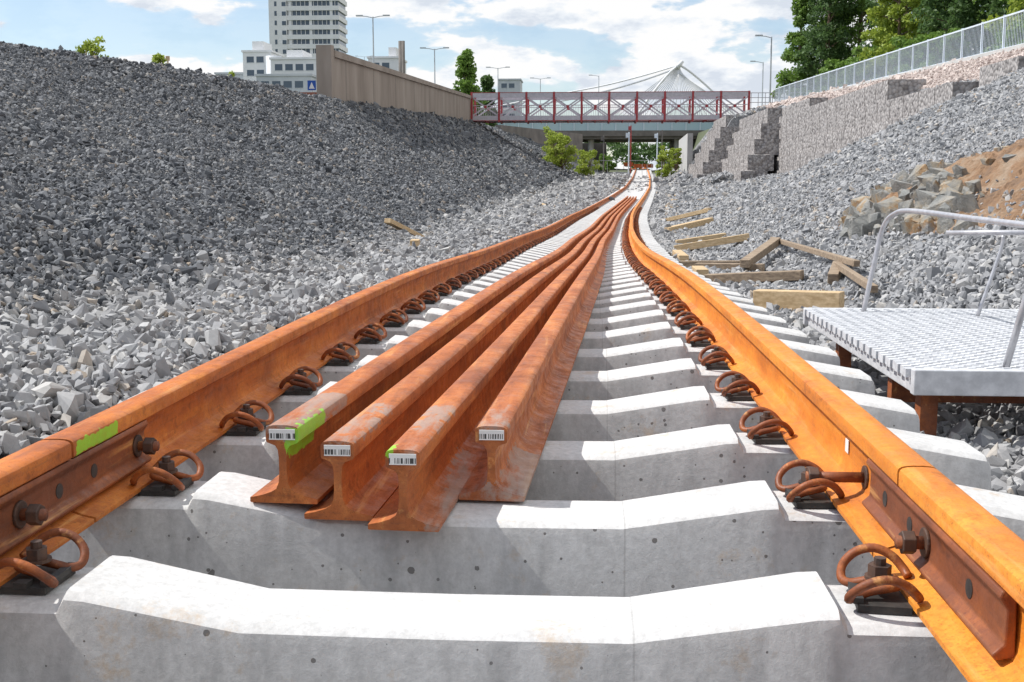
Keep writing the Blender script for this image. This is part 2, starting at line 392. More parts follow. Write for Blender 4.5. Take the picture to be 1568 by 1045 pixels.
# sleepers
def sleeper_mesh():
    k=G/.798
    st=[(-1.25,-.03),(-1.24,-.014),(-1.0,.024),(-.985,.0),(-.615,0),(-.602,.024),(-.57,.022),(-.325,-.028),(0,-.030),(.29,-.028),(.57,.022),(.602,.024),(.615,0),(.985,0),(1.0,.024),(1.24,-.014),(1.25,-.03)]
    st=[(x*k if abs(x)<1.2 else x*1.02,z) for x,z in st]
    V=[];F=[]
    for i,(x,z) in enumerate(st):
        w=.098 if abs(x)>.5 else .090
        wb=.15 if abs(x)>.5 else .130
        sec=[(-wb,-.24),(-w-.013,z-.028),(-w-.008,z-.012),(-w+.006,z-.002),(-w+.02,z),(w-.02,z),(w-.006,z-.002),(w+.008,z-.012),(w+.013,z-.028),(wb,-.24)]
        for y,h in sec: V.append((x,y,h))
    n=10
    for i in range(len(st)-1):
        for k in range(n):
            k2=(k+1)%n; F.append((i*n+k,i*n+k2,(i+1)*n+k2,(i+1)*n+k))
    F.append(tuple(reversed(range(n)))); F.append(tuple((len(st)-1)*n+k for k in range(n)))
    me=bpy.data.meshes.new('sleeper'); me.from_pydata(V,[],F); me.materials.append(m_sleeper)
    bm=bmesh.new(); bm.from_mesh(me); bmesh.ops.recalc_face_normals(bm,faces=bm.faces); bm.to_mesh(me); bm.free()
    me.polygons.foreach_set('use_smooth',[True]*len(me.polygons)); me.set_sharp_from_angle(angle=R(32))
    return me
sm=sleeper_mesh()
def clip_obj_mesh():
    a=Acc()
    hv=[(0,-.030,.036),(.016,-.026,.036),(.024,-.008,.034),(.026,.018,.028),(.034,.042,.020),(.052,.054,.022),(.072,.050,.040),(.082,.028,.060),(.082,-.002,.068),(.076,-.030,.058),(.066,-.048,.040),(.052,-.055,.030)]
    full=[(-u,v,w) for u,v,w in reversed(hv[1:])]+hv
    pts=catmull([(v,u,w) for u,v,w in full],4)
    a.tube(pts,.0078,8)
    V1,F1=a.V,a.F
    c=Acc()
    def cyl(r,z0,z1,seg,c=c):
        c.tube([(0,0,z0),(0,0,z1)],r,seg)
    cyl(.024,.042,.047,16); cyl(.019,.047,.066,6); cyl(.010,.066,.078,8)
    p=Acc()
    p.box(-.045,.040,-.055,.055,.002,.014); p.box(.03,.046,-.05,.05,.014,.024); p.box(-.012,.012,-.062,-.04,.014,.024)
    me=bpy.data.meshes.new('rail_clip'); V=V1+c.V+p.V; o1=len(V1); o2=o1+len(c.V)
    Fs=F1+[tuple(i+o1 for i in f) for f in c.F]+[tuple(i+o2 for i in f) for f in p.F]
    me.from_pydata(V,[],Fs)
    for mm in (rust_clip,dark_steel,m_black): me.materials.append(mm)
    mi=[0]*len(F1)+[1]*len(c.F)+[2]*len(p.F); me.polygons.foreach_set('material_index',mi)
    bm=bmesh.new(); bm.from_mesh(me); bmesh.ops.recalc_face_normals(bm,faces=bm.faces); bm.to_mesh(me); bm.free()
    me.polygons.foreach_set('use_smooth',[m==0 for m in mi])
    return me
cm=clip_obj_mesh()
y=1.85-.61*6; i=0
while y<196:
    x=float(Xc(y)); z=float(Zt(y)); dx=float(Xc(y+.1)-Xc(y-.1))/.2
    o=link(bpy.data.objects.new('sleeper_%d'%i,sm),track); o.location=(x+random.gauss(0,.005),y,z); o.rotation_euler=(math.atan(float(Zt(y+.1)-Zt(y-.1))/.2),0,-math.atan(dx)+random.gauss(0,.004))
    if y<45:
        for s in (-1,1):
            for side in (-1,1):
                c=link(bpy.data.objects.new('rail_clip_%d_%d_%d'%(i,s,side),cm),track)
                c.location=(x+s*G+side*.115,y+random.gauss(0,.003),z); c.rotation_euler=(0,0,(0 if side>0 else math.pi)+random.gauss(0,.05))
    i+=1; y+=.61
def fishplate(s,y0,y1,parent):
    web=s*(G-.0085); inn=-s
    pr=[(.004,.036),(.030,.031),(.036,.040),(.020,.055),(.019,.105),(.030,.122),(.026,.132),(.006,.127)]
    V=[];F=[]
    for yy in (y0,y1):
        for o,h in pr: V.append((web+inn*o,yy,h+.01))
    k=len(pr)
    for j in range(k): F.append((j,(j+1)%k,k+(j+1)%k,k+j))
    F.append(tuple(range(k))[::-1]); F.append(tuple(range(k,2*k)))
    o=mesh_from('fishplate',V,F,rust_dark,parent)
    md=o.modifiers.new('b','BEVEL'); md.width=.003; md.segments=2
    return o
def bolt(x,y,z,dirx,L,parent,r=.018):
    a=Acc(); a.tube([(x,y,z),(x+dirx*L,y,z)],.0115,12); a.build('bolt_shaft',rust_dark,parent,True)
    a=Acc(); h=x+dirx*(L-.03 if L<.08 else L-.025); a.tube([(x,y,z),(x+dirx*.006,y,z)],.026,18)
    a.tube([(h,y,z),(h+dirx*.022,y,z)],r*1.15,6); a.build('bolt_nut',dark_steel,parent,bevel=.002)
def hole(x,y,z,dirx,parent,r=.015):
    a=Acc(); a.tube([(x,y,z),(x+dirx*.0012,y,z)],r,18); a.build('bolt_hole',m_black,parent)
for s,y0,y1,bolts,holes in ((-1,1.76,2.56,(2.51,1.96),(2.12,2.28)),(1,1.53,2.29,(1.90,),(1.68,2.00,2.17))):
    fishplate(s,y0,y1,track)
    xx=s*(G-.0085)-s*.0195
    for by in bolts: bolt(xx,by,.09,-s,.05,track)
    for hy in holes: hole(xx,hy,.09,-s,track)
bolt(G-.0085,2.40,.072,-1,.125,track)
# ------------------------------------------------------------------ stacked rails
def stack(y0,key_y,key_x,base):
    yy=np.arange(-2,80,.25)
    a=np.interp(yy,key_y,key_x); ker=np.hanning(25)[1:-1]; ker/=ker.sum()
    a=np.convolve(np.pad(a,11,mode='reflect',reflect_type='odd'),ker,'valid')+.028
    xf=lambda y: float(np.interp(y,yy,a)+Xc(y))
    zf=lambda y: float(Zt(y))+base-.0
    return rail('steel_rail',y0,58,xf,zf,rust_red)
ks=[0,2.4,5.6,9,12,23,60]
ms,nts,bs_=newmat('barcode_sticker')
v,g=pos(nts,(1,1,1)); w=nts.nodes.new('ShaderNodeTexNoise'); w.inputs['Scale'].default_value=450; w.inputs['Detail'].default_value=0
mp=nts.nodes.new('ShaderNodeMapping'); mp.inputs['Scale'].default_value=(1,0,.02); nts.links.new(v,mp.inputs[0]); nts.links.new(mp.outputs[0],w.inputs['Vector'])
tcs=nts.nodes.new('ShaderNodeTexCoord'); sepz=nts.nodes.new('ShaderNodeSeparateXYZ'); nts.links.new(tcs.outputs['Generated'],sepz.inputs[0])
band=math_(nts,'MULTIPLY',math_(nts,'GREATER_THAN',sepz.outputs[2],.12),math_(nts,'LESS_THAN',sepz.outputs[2],.62))
cc=ramp(nts,w.outputs['Fac'],[(.49,(.05,.05,.05)),(.51,(.75,.75,.73))])
nts.links.new(mix(nts,band,(.75,.75,.73),cc),bs_.inputs['Base Color'])
for kx,y0,base in (([-.58,-.445,-.275,-.16,-.09,0,0],2.36,.004),([-.45,-.318,-.15,-.03,.05,.14,.14],2.33,-.022),([-.30,-.165,.0,.11,.185,.28,.28],2.27,-.024),([-.12,-.015,.125,.235,.31,.42,.42],2.50,-.022)):
    o=stack(y0,ks,kx,base)
    vs=[o.data.vertices[j].co for j in range(len(prof))]
    cx=sum(q.x for q in vs)/len(vs); topz=max(q.z for q in vs)
    a=Acc(); a.box(cx-.027,cx+.029,y0-.0055,y0-.0030,topz-.031,topz-.008)
    a.build('rail_label',ms,o)
a=Acc(); a.box(G-.0085-.0035,G-.0085-.002,2.56,2.59,.085,.115); a.build('paper_tag',nmat('paper',(.7,.7,.68),(.75,.74,.72)),track)
# ------------------------------------------------------------------ steel platform + handrail
plat=empty('steel_platform')
PX0,PX1,PY0,PY1,PZ=1.34,3.1,3.95,5.95,.05
a=Acc(); n=int((PY1-PY0-.05)/.052)
for k in range(n):
    yy=PY0+.05+k*.052
    a.box(PX0-(.0 if k%2 else .006),PX1,yy,yy+.040,PZ-.03,PZ)
    for j in range(int((PX1-PX0)/.06)):
        xx=PX0+.03+j*.06; a.box(xx,xx+.028,yy+.012,yy+.030,PZ,PZ+.0035)
a.build('grating',m_galv,plat)
a=Acc(); a.box(PX0+.01,PX1,PY0,PY0+.045,PZ-.085,PZ+.004); a.box(PX0+.02,PX0+.06,PY0+.05,PY1-.04,PZ-.085,PZ-.033); a.box(PX0,PX1,PY1-.035,PY1,PZ-.085,PZ+.002)
a.build('frame',m_galv,plat,bevel=.004)
a=Acc()
for (xx,yy) in ((1.42,4.10),(1.42,5.45),(2.9,4.10),(2.9,5.6)): a.box(xx,xx+.06,yy,yy+.07,-.45,PZ-.086); a.box(xx-.03,xx+.09,yy-.03,yy+.10,-.28,-.268)
a.box(1.39,3.0,4.38,4.44,-.14,PZ-.09)
a.build('supports',rust_dark,plat)
hr=empty('handrail')
a=Acc()
p=catmull([(1.61,5.8,.05),(1.65,5.8,.28),(1.685,5.8,.46),(1.715,5.72,.535),(1.745,5.5,.558),(1.77,4.6,.545),(1.80,3.7,.535),(1.83,2.9,.53)],6); a.tube(p,.0125,12)
a.tube([(1.69,4.05,.05),(1.80,4.05,.54)],.0125,12)
p=catmull([(2.10,5.6,.05),(2.19,5.6,.36),(2.20,5.6,.44)],4); a.tube(p,.009,10)
a.tube([(1.98,5.75,.445),(2.25,5.6,.455),(3.1,5.3,.46)],.0125,10)
a.tube([(3.05,5.6,.05),(3.1,5.6,.45)],.011,10)
a.build('tubes',m_galvd,hr,True)
# ------------------------------------------------------------------ timbers
def plank(x0,y0,x1,y1,w,h,mat,tilt=0,zoff=.02):
    z0=Hf(x0,y0)+h/2+zoff; z1=Hf(x1,y1)+h/2+zoff+tilt
    a=Acc(); a.beam((x0,y0,z0),(x1,y1,z1),w,h); a.build('timber_plank',mat,bevel=.006)
plank(1.54,9.0,2.14,8.70,.14,.15,m_wood)
plank(1.50,12.4,2.45,12.0,.16,.10,m_woodd)
plank(1.60,14.6,2.4,14.3,.13,.10,m_woodd,0,.03)
plank(2.15,14.2,2.85,16.2,.12,.10,m_woodd,.08,.08)
plank(1.45,15.4,2.3,15.2,.13,.10,m_woodd)
plank(2.95,17.2,2.72,10.8,.06,.06,m_woodd,.05,.08)
plank(2.70,11.6,2.52,9.3,.06,.06,m_woodd,.0,.07)
plank(2.55,11.0,2.72,11.6,.10,.10,m_woodd,.0,.02)
plank(1.75,20.3,3.0,20.0,.15,.12,m_wood)
plank(2.0,23.3,3.0,23.4,.15,.10,m_wood)
plank(2.2,29,3.4,30,.18,.14,m_wood)
plank(2.5,36,3.9,35,.18,.12,m_wood)
plank(1.52,13.0,1.54,13.8,.14,.12,m_wood)
plank(1.6,16.5,1.65,18.5,.14,.12,m_wood)
plank(-2.75,20.6,-3.15,19.2,.12,.08,m_wood,.1)
plank(-2.15,15.6,-2.25,16.4,.12,.12,m_wood)
for k in range(16):
    yy=random.uniform(38,95); xx=float(Xc(yy))+random.choice([random.uniform(1.8,3.2),random.uniform(-3.4,-2)])
    plank(xx,yy,xx+random.uniform(-.6,.6),yy+random.uniform(.5,2.0),.14,.10,random.choice([m_wood,m_woodd]))
# ------------------------------------------------------------------ rock outcrop: fractured bedrock and orange soil showing through the slope
m,nt,b=newmat('outcrop_rock'); v,g=pos(nt)
f=noise(nt,v,1.5,6,.65); c=ramp(nt,f,[(.36,(.25,.26,.25)),(.49,(.37,.365,.34)),(.56,(.46,.40,.31)),(.61,(.44,.27,.13)),(.68,(.34,.335,.32))])
f2=noise(nt,v,9,9,.75); c=mix(nt,.6,c,ramp(nt,f2,[(.3,.35),(.68,1.0)]),'MULTIPLY')
nt.links.new(c,b.inputs['Base Color']); b.inputs['Roughness'].default_value=.9; bump(nt,b,f2,1.0,.05)
m_out=m
m,nt,b=newmat('orange_soil'); v,g=pos(nt)
f=noise(nt,v,1.8,8,.7); c=ramp(nt,f,[(.36,(.28,.19,.13)),(.5,(.42,.25,.14)),(.62,(.50,.37,.26))])
nt.links.new(c,b.inputs['Base Color']); b.inputs['Roughness'].default_value=.95; bump(nt,b,noise(nt,v,16,8,.75),1.0,.08)
m_soil=m
oc=empty('rock_outcrop')
bm=bmesh.new(); rr=random.Random(11)
cnt=0
while cnt<460:
    cx=rr.uniform(3.3,6.8); cy=rr.uniform(10.2,18.6); e=ell(cx,cy)
    if e>1: continue
    up=cx-(4.15+.27*(cy-12))      # soil up-slope, rock down-slope
    if up>0 and rr.random()<.90: continue
    cnt+=1
    big=rr.random()<.18 and up<0
    s=(rr.uniform(.17,.27) if big else rr.uniform(.04,.12))*(1.2-.4*e); zo=(1-e)*.17
    if up>0: s*=.75; zo+=.07
    c0=Vector((cx,cy,Hf(cx,cy)+zo+(-.03 if big else .03)))
    ax=rr.uniform(0,6.28); sx,sy,sz=rr.uniform(.7,1.5),rr.uniform(.6,1.1),rr.uniform(.7,1.2)
    new=[]
    for _ in range(22):
        vx,vy,vz=rr.uniform(-1,1)*s*sx,rr.uniform(-1,1)*s*sy,rr.uniform(-1,1)*s*sz
        vx2=vx*math.cos(ax*.25+.5)-vz*.45; vz2=vz+vx*.35
        new.append(bm.verts.new(c0+Vector((vx2*math.cos(.4)-vy*math.sin(.4),vx2*math.sin(.4)+vy*math.cos(.4),vz2))))
    res=bmesh.ops.convex_hull(bm,input=new)
    rem=[q for q in res['geom_interior'] if isinstance(q,bmesh.types.BMVert)]
    bmesh.ops.delete(bm,geom=rem,context='VERTS')
me=bpy.data.meshes.new('rocks'); bm.to_mesh(me); bm.free(); me.materials.append(m_out)
link(bpy.data.objects.new('rocks',me),oc)
gx=np.arange(3.2,8.0,.05); gy=np.arange(9.8,19,.06); MX,MY=np.meshgrid(gx,gy); E=((MX-5.3)/1.55)**2+((MY-14.6)/3.8)**2
rngm=np.random.default_rng(3); nzm=rngm.normal(0,.016,MX.shape)+.05*np.sin(MX*7+np.sin(MY*3))*np.sin(MY*2.7)+.04*np.sin(MX*3.1+MY*1.7)
MZ=H(MX,MY)+np.clip((1.0-E),-1,1)*.27+nzm+.02
V=np.stack([MX.ravel(),MY.ravel(),MZ.ravel()],1); q=np.arange(MX.size).reshape(MX.shape)
ok=(E[:-1,:-1]<1.35)
F=np.stack([q[:-1,:-1][ok],q[:-1,1:][ok],q[1:,1:][ok],q[1:,:-1][ok]],1)
mesh_from('soil',V.tolist(),F.tolist(),m_soil,oc)
# ------------------------------------------------------------------ left retaining wall
def wallseg(y0,y1,x0,x1,zt0,zt1,zb0,zb1,th,a):
    a.hexa([(x0-th,y0,zb0),(x0,y0,zb0),(x1,y1,zb1),(x1-th,y1,zb1),(x0-th,y0,zt0),(x0,y0,zt0),(x1,y1,zt1),(x1-th,y1,zt1)])
rw=empty('retaining_wall')
a=Acc(); wallseg(49.6,100,-10.75,-10.0,6.02,7.85,2.5,4,.5,a); a.build('wall_face',m_wall,rw)
a=Acc(); wallseg(49.0,49.59,-10.70,-10.70,6.46,6.49,2.5,2.5,.65,a); a.build('end_pier',m_wall,rw)
a=Acc(); wallseg(49.6,100,-10.65,-9.9,6.30,8.10,6.023,7.853,.7,a); a.build('coping',m_wall,rw)
a=Acc()
for k in range(8):
    yy=52+k*6.2; xx=-10.75+(yy-49.6)/50.4*.75; a.box(xx-.01,xx+.006,yy,yy+.03,3.5,5.98+(yy-49.6)/50.4*1.8)
a.build('joints',m_darkconc,rw)
# ------------------------------------------------------------------ gabions
m,nt,b=newmat('gabion_stone'); v,g=pos(nt)
vo=nt.nodes.new('ShaderNodeTexVoronoi'); vo.inputs['Scale'].default_value=7; nt.links.new(v,vo.inputs['Vector'])
sp=nt.nodes.new('ShaderNodeSeparateXYZ'); nt.links.new(vo.outputs['Color'],sp.inputs[0])
c=ramp(nt,sp.outputs[0],[(0,(.24,.22,.21)),(.5,(.36,.335,.32)),(1,(.48,.45,.43))])
c=mix(nt,ramp(nt,vo.outputs['Distance'],[(.45,0.0),(.85,.7)]),c,(.08,.072,.07))
nt.links.new(c,b.inputs['Base Color']); b.inputs['Roughness'].default_value=.9
inv=math_(nt,'SUBTRACT',1.0,vo.outputs['Distance']); bump(nt,b,inv,.8,.07)
m_gab=m
gab=empty('gabion_wall')
def rough_box(a,x0,x1,y0,y1,z0,z1,s=.33):
    def grid(o,u,v,nu,nv,nrm):
        b=len(a.V)
        for i in range(nu+1):
            for j in range(nv+1):
                p=Vector(o)+Vector(u)*(i/nu)+Vector(v)*(j/nv)
                e=0 if i in(0,nu) or j in(0,nv) else 1
                p+=Vector(nrm)*(random.uniform(-.03,.05)*e)
                a.V.append(tuple(p))
        for i in range(nu):
            for j in range(nv):
                q=b+i*(nv+1)+j; a.F.append((q,q+nv+1,q+nv+2,q+1))
    dx,dy,dz=x1-x0,y1-y0,z1-z0
    g=lambda L:max(2,int(L/s))
    grid((x0,y1,z0),(0,-dy,0),(0,0,dz),g(dy),g(dz),(-1,0,0))
    grid((x0,y0,z0),(dx,0,0),(0,0,dz),g(dx),g(dz),(0,-1,0))
    grid((x0,y0,z1),(dx,0,0),(0,dy,0),g(dx),g(dy),(0,0,1))
    grid((x1,y0,z0),(0,dy,0),(0,0,dz),g(dy),g(dz),(1,0,0))
    grid((x1,y1,z0),(-dx,0,0),(0,0,dz),g(dx),g(dz),(0,1,0))
a=Acc(); wires=Acc()
def seg(xf,ystarts,yend,zb,n,hc,sb,depth=1.3):
    for i in range(n):
        x0=xf+sb*i; z0=zb+hc*i; ys=ystarts[i]
        yy=ys
        while yy<yend-.1:
            y2=min(yy+2.0,yend)
            rough_box(a,x0,x0+depth,yy+.006,y2-.006,z0+.005,z0+hc-.005)
            wires.box(x0-.012,x0-.002,yy-.008,yy+.008,z0,z0+hc)
            yy=y2
seg(11.9,[50,47.5,43.6,39.4,48.2],75.6,.58,5,.85,.10,1.5)
seg(12.5,[66],75.6,4.84,1,.55,.0,1.0)
seg(9.6,[72,72.8,73.6,74.4,75.2],90,.4,5,1.0,.50,1.6)
seg(8.2,[86,86.8,87.6,88.4,89.2,90],99,.4,6,.9,.5,1.6)
rough_box(a,12.9,14.6,35.6,39.0,3.50,4.40)
a.build('stone_baskets',m_gab,gab); wires.build('wire_edges',m_darkconc,gab)
# ------------------------------------------------------------------ footbridge
fb=empty('footbridge')
X0,X1,ZB,ZT=-9.9,13.75,5.95,8.35
pn=10; pw=(X1-X0)/pn
red=Acc(); ch=Acc(); dg=Acc()
for yb in (100.0,103.0):
    ch.box(X0,X1,yb,yb+.22,ZT-.42,ZT-.03); ch.box(X0,X1,yb,yb+.22,ZB+.05,ZB+.44)
    red.box(X0,X1,yb-.02,yb+.24,ZT-.027,ZT+.02); red.box(X0,X1,yb-.02,yb+.24,ZB,ZB+.047)
    for k in range(pn+1):
        x=X0+k*pw; red.box(x-.085,x+.085,yb-.04,yb+.26,ZB-.1,ZT+.05)
    for k in range(pn):
        x=X0+k*pw
        dg.beam((x+.1,yb+.10,ZB+.47),(x+pw-.1,yb+.10,ZT-.45),.10,.12); dg.beam((x+.1,yb+.13,ZT-.45),(x+pw-.1,yb+.13,ZB+.47),.10,.12)
        red.box(x+pw/2-.11,x+pw/2+.11,yb+.04,yb+.2,(ZB+ZT)/2-.11,(ZB+ZT)/2+.11)
        dg.box(x+.1,x+pw-.1,yb+.20,yb+.23,ZB+1.30,ZB+1.36)
        for j in range(14): xx=x+.1+j*(pw-.2)/14; dg.box(xx,xx+.02,yb+.20,yb+.215,ZB+.44,ZB+1.3)
ch.box(X0,X1,100.24,102.98,ZB+.1,ZB+.3)
for k in range(0,pn*2+1): red.box(X0+k*pw/2-.05,X0+k*pw/2+.05,100.25,102.97,ZB-.06,ZB+.098)
red.build('posts_and_flanges',m_red,fb); ch.build('chords_and_deck',m_chord,fb); dg.build('diagonals',m_chord,fb)
a=Acc(); a.box(13.3,13.7,99.9,103.3,4.2,5.85); a.box(-10.8,-9.3,100.1,103.4,3.5,5.84); a.build('bearings',m_darkconc,fb)
a=Acc(); a.box(13.8,19,100,103,6.6,6.95); a.build('approach_slab',m_conc,fb)
a=Acc()
for k in range(9): a.box(13.9+k*.6,13.95+k*.6,100.1,100.15,6.952,8.2)
for zz in (7.4,7.8,8.2): a.box(13.8,19,100.16,100.2,zz,zz+.06)
a.build('approach_railing',m_galvd,fb)
# ------------------------------------------------------------------ far overpass
op=empty('road_overpass')
a=Acc(); a.box(-14,60,168,182,6.9,7.9); a.box(-14,60,167.6,168,7.3,8.1); a.build('deck',m_darkconc,op)
a=Acc(); a.box(-14,60,167.65,167.75,8.1,9.5); a.build('glass_parapet',m_railglass,op)
a=Acc()
for k in range(37): a.box(-14+k*2,-13.9+k*2,167.5,167.64,8.1,9.55)
a.box(-14,60,167.5,167.64,9.5,9.6); a.build('parapet_posts',m_fence,op)
a=Acc()
for x in (0.5,13,25): 
    for yy in (170,179): a.tube([(x,yy,2.0),(x,yy,6.9)],.45,14)
a.build('piers',m_conc,op)
a=Acc(); a.box(15.5,40,184,185,2,6.9); a.box(-14,3,184,185,2,6.9); a.build('underdeck_shade_walls',m_darkconc,op)  # dark walls behind the deck, their colour standing in for shade below it
a=Acc(); wallseg(116,150,-8.6,-.6,6.4,6.9,2,2.5,.6,a); a.build('concrete_wall',m_darkconc)
a=Acc(); wallseg(108,160,9.8,13.0,5.2,6.4,1.0,2,.5,a); a.build('concrete_wall',m_conc)
for (x,y,h,mt) in ((4.6,128,4.8,m_fence),(5.6,150,6,m_red),(8.4,140,5,m_fence),(9.6,150,5.5,m_darkconc),(2.0,140,4.5,m_darkconc)):
    a=Acc(); z=Hf(x,y); a.tube([(x,y,z-.2),(x,y,z+h)],.07,8); a.box(x-.35,x+.05,y-.05,y+.05,z+h-.6,z+h-.1); a.build('signal_mast',mt)
fb2=empty('site_barrier')
a=Acc()
for k in range(3):
    x=5.8+k*1.6; a.box(x,x+1.5,186,186.06,Hf(x,186)+.5,Hf(x,186)+1.1); a.box(x,x+.06,186.07,186.12,Hf(x,186)-.1,Hf(x,186)+1.2)
a.build('panels',nmat('barrier_orange',(.55,.12,.04),(.7,.2,.06)),fb2)
cf=empty('wire_fence'); a=Acc()
for k in range(16):
    x=-1+k*1.1 if k<5 else 3.5+k*.55; yy=132; z=Hf(x,yy); a.box(x,x+.05,yy,yy+.05,z-.1,z+1.5)
a.box(-1,12,132.06,132.09,Hf(0,132)+1.0,Hf(0,132)+1.05); a.build('posts',m_galvd,cf)
# ------------------------------------------------------------------ fence top right
fe=empty('metal_fence'); a=Acc(); p=Acc()
yy=26.0
while yy<101:
    z=float(zfence(yy)); p.box(15.97,16.05,yy,yy+.07,z-.2,z+1.42)
    if yy+2.5<103:
        z2=float(zfence(yy+2.5))
        for q,hh in ((1.36,.06),(.16,.05)): p.beam((16.01,yy+.07,z+q),(16.01,yy+2.5,z2+q),.06,hh)
        for j in range(1,16):
            t=j/16; zz=z+(z2-z)*t; a.box(16.0,16.015,yy+2.5*t,yy+2.5*t+.014,zz+.16,zz+1.34)
    yy+=2.5
p.build('posts_rails',m_fence,fe); a.build('bars',m_fence,fe)
a=Acc(); a.hexa([(15.6,26,4.9),(16.4,26,4.9),(16.4,101,6.9),(15.6,101,6.9),(15.6,26,5.10),(16.4,26,5.10),(16.4,101,7.26),(15.6,101,7.26)]); a.build('fence_kerb',m_conc)
# ------------------------------------------------------------------ buildings
tw=empty('tower_block')
TX0,TX1,TY=-110.5,-86.0,400
a=Acc(); a.box(TX0,TX0+6.2,TY,TY+14,3,96); a.box(TX0+6.2,TX1-.6,TY+.8,TY+14,90,96)
core=Acc(); core.box(TX0+6.2,TX1-.5,TY+.8,TY+13.5,3,90)
for k in range(28):
    z=5+k*3.2; a.box(TX0+6.21,TX1,TY+.2,TY+14,z,z+1.55)
    for j in range(8):
        if (j*7+k*3)%3==0: 
            x=TX0+6.8+j*2.4; a.box(x,x+1.0,TY+.5,TY+.79,z+1.553,z+3.197)
    for j in range(12): x=TX0+6.5+j*1.5; a.box(x,x+.14,TY+.45,TY+.79,z+1.552,z+3.198)
a.build('white_walls',m_white,tw); core.build('window_bands',m_glass,tw)
a=Acc()
for k in range(27):
    z=6.5+k*3.2; a.box(TX0+2.0,TX0+2.8,TY-.05,TY-.003,z,z+1.6); a.box(TX0+4.6,TX0+6.0,TY-.05,TY-.003,z,z+1.4)
a.build('narrow_windows',m_glass,tw)
def building(name,x0,x1,y,dp,z1,wallm,floors,roofbits=()):
    e=empty(name); a=Acc(); w=Acc(); fr=Acc()
    a.box(x0,x1,y,y+dp,2,z1); a.box(x0-.3,x1+.3,y-.3,y+dp+.3,z1+.002,z1+.5)
    for (bx0,bx1,bz) in roofbits: a.box(bx0,bx1,y+2,y+dp-2,z1+.502,z1+bz)
    hh=3.4
    for k in range(floors):
        z=z1-2.6-k*hh
        n=int((x1-x0-1.5)/2.6)
        for j in range(n):
            x=x0+1+j*2.6
            w.box(x,x+1.9,y-.02,y+.02,z,z+1.5); fr.box(x-.08,x+1.98,y-.09,y-.023,z-.14,z-.02)
    a.build('walls',wallm,e); w.build('windows',m_glass,e); fr.build('sills',m_grayfac,e)
building('office_building',-90,-82.5,300,12,34.3,m_white,5,((-88,-85,3),))
building('office_building',-78.5,-66,285,14,30.8,m_white,5,((-75,-71,2.5),))
a=Acc(); a.tube([(-81.2,298,2),(-81.2,298,33)],2.1,28); a.build('silo_tower',m_grayfac,None,True)
building('low_building',-99,-90.5,305,12,29.2,m_grayfac,3)
building('residential_building',-57,-49,300,12,32.5,m_white,3,((-52,-50,3),))
building('distant_building',-31,-23.5,400,12,35.5,m_grayfac,4)
building('flat_building',-75,-62.5,260,12,24.5,m_grayfac,4)
a=Acc(); a.tube([(-40.4,250,3),(-40.4,250,30.8)],.45,12); a.tube([(-33.4,210,3),(-33.4,210,26)],.3,12)
a.build('chimney_pipe',m_darkconc,None,True)
bw=nmat('brick_red',(.25,.09,.06),(.34,.14,.09),8); a=Acc(); a.box(-19,-12.5,58,58.4,3.5,5.2); a.build('brick_wall',bw)
# ------------------------------------------------------------------ cable stayed bridge
cs=empty('cable_stayed_bridge'); a=Acc()
top=Vector((19.2,250,25.4))
a.tube(catmull([(10.5,247,15),(14.0,248,20.0),(17.2,249.4,23.8),tuple(top)],5),.24,8); a.tube(catmull([(31.5,253,15),(26.5,252,20.0),(21.8,250.6,23.8),tuple(top)],5),.24,8)
a.tube([(18.7,250,24.8),(19.9,250,26.2)],[.6,.35],8)
a.build('pylon',m_white,cs,True)
a=Acc()
for k in range(2):
    a.tube(catmull([tuple(top-Vector((0,0,k*.5))),(12,251,23.4-k),(3,251,21.2-k*1.3),(-8,251,19.2-k*1.5),(-30,251,15)],5),.17,5)
for k in range(15):
    a.tube([tuple(top-Vector((0,0,k*.12))),(20+k*1.1,252,13)],.08,5)
    a.tube([tuple(top-Vector((0,0,k*.12))),(3+k*1.1,252,13)],.08,5)
a.build('cables',m_white,cs,True)
a=Acc(); a.box(-70,60,248,256,12,13.2); a.build('deck',m_conc,cs)
# ------------------------------------------------------------------ lamps
def lamp(x,y,ztop,arm,double=True):
    e=empty('street_lamp'); a=Acc(); z=Hf(x,y)
    a.tube([(x,y,z-.3),(x,y,ztop)],[.12,.06],8)
    for s in ((-1,1) if double else (-1,)):
        a.tube([(x,y,ztop-.1),(x+s*arm*.5,y,ztop+.05),(x+s*arm,y,ztop+.1)],.045,6)
        a.box(x+s*arm-.35,x+s*arm+.35,y-.15,y+.15,ztop+.06,ztop+.18)
    a.build('post_and_arms',m_grayfac,e)
lamp(-22.1,120,17.6,1.4); lamp(-18.4,140,16.6,1.4); lamp(-13.9,180,18.2,1.5); lamp(-8.6,210,19.2,1.5)
lamp(2.0,225,21,1.6,False); lamp(17.3,112,14.3,1.2,False); lamp(23.6,160,16.8,1.4,False); lamp(-58,300,33,2)
def sign(x,y,z1):
    e=empty('crossing_sign'); a=Acc(); a.tube([(x,y,Hf(x,y)-.2),(x,y,z1)],.03,8); a.build('post',m_galvd,e)
    a=Acc(); a.box(x-.22,x+.22,y-.05,y-.035,z1-.5,z1); a.build('panel',nmat('sign_blue',(.02,.08,.35),(.03,.10,.4)),e)
    a=Acc(); a.V=[(x-.15,y-.054,z1-.42),(x+.15,y-.054,z1-.42),(x,y-.054,z1-.08)]; a.F=[(0,1,2)]; a.build('triangle',m_white,e)
sign(-14.2,60,5.95)
for (x,y,h) in ((-14.3,33,.6),(-13.0,36,.5)):
    a=Acc(); a.tube([(x,y,Hf(x,y)-.2),(x,y,Hf(x,y)+h)],.025,8); a.box(x-.06,x+.06,y-.02,y+.02,Hf(x,y)+h-.14,Hf(x,y)+h); a.build('marker_post',m_wood)
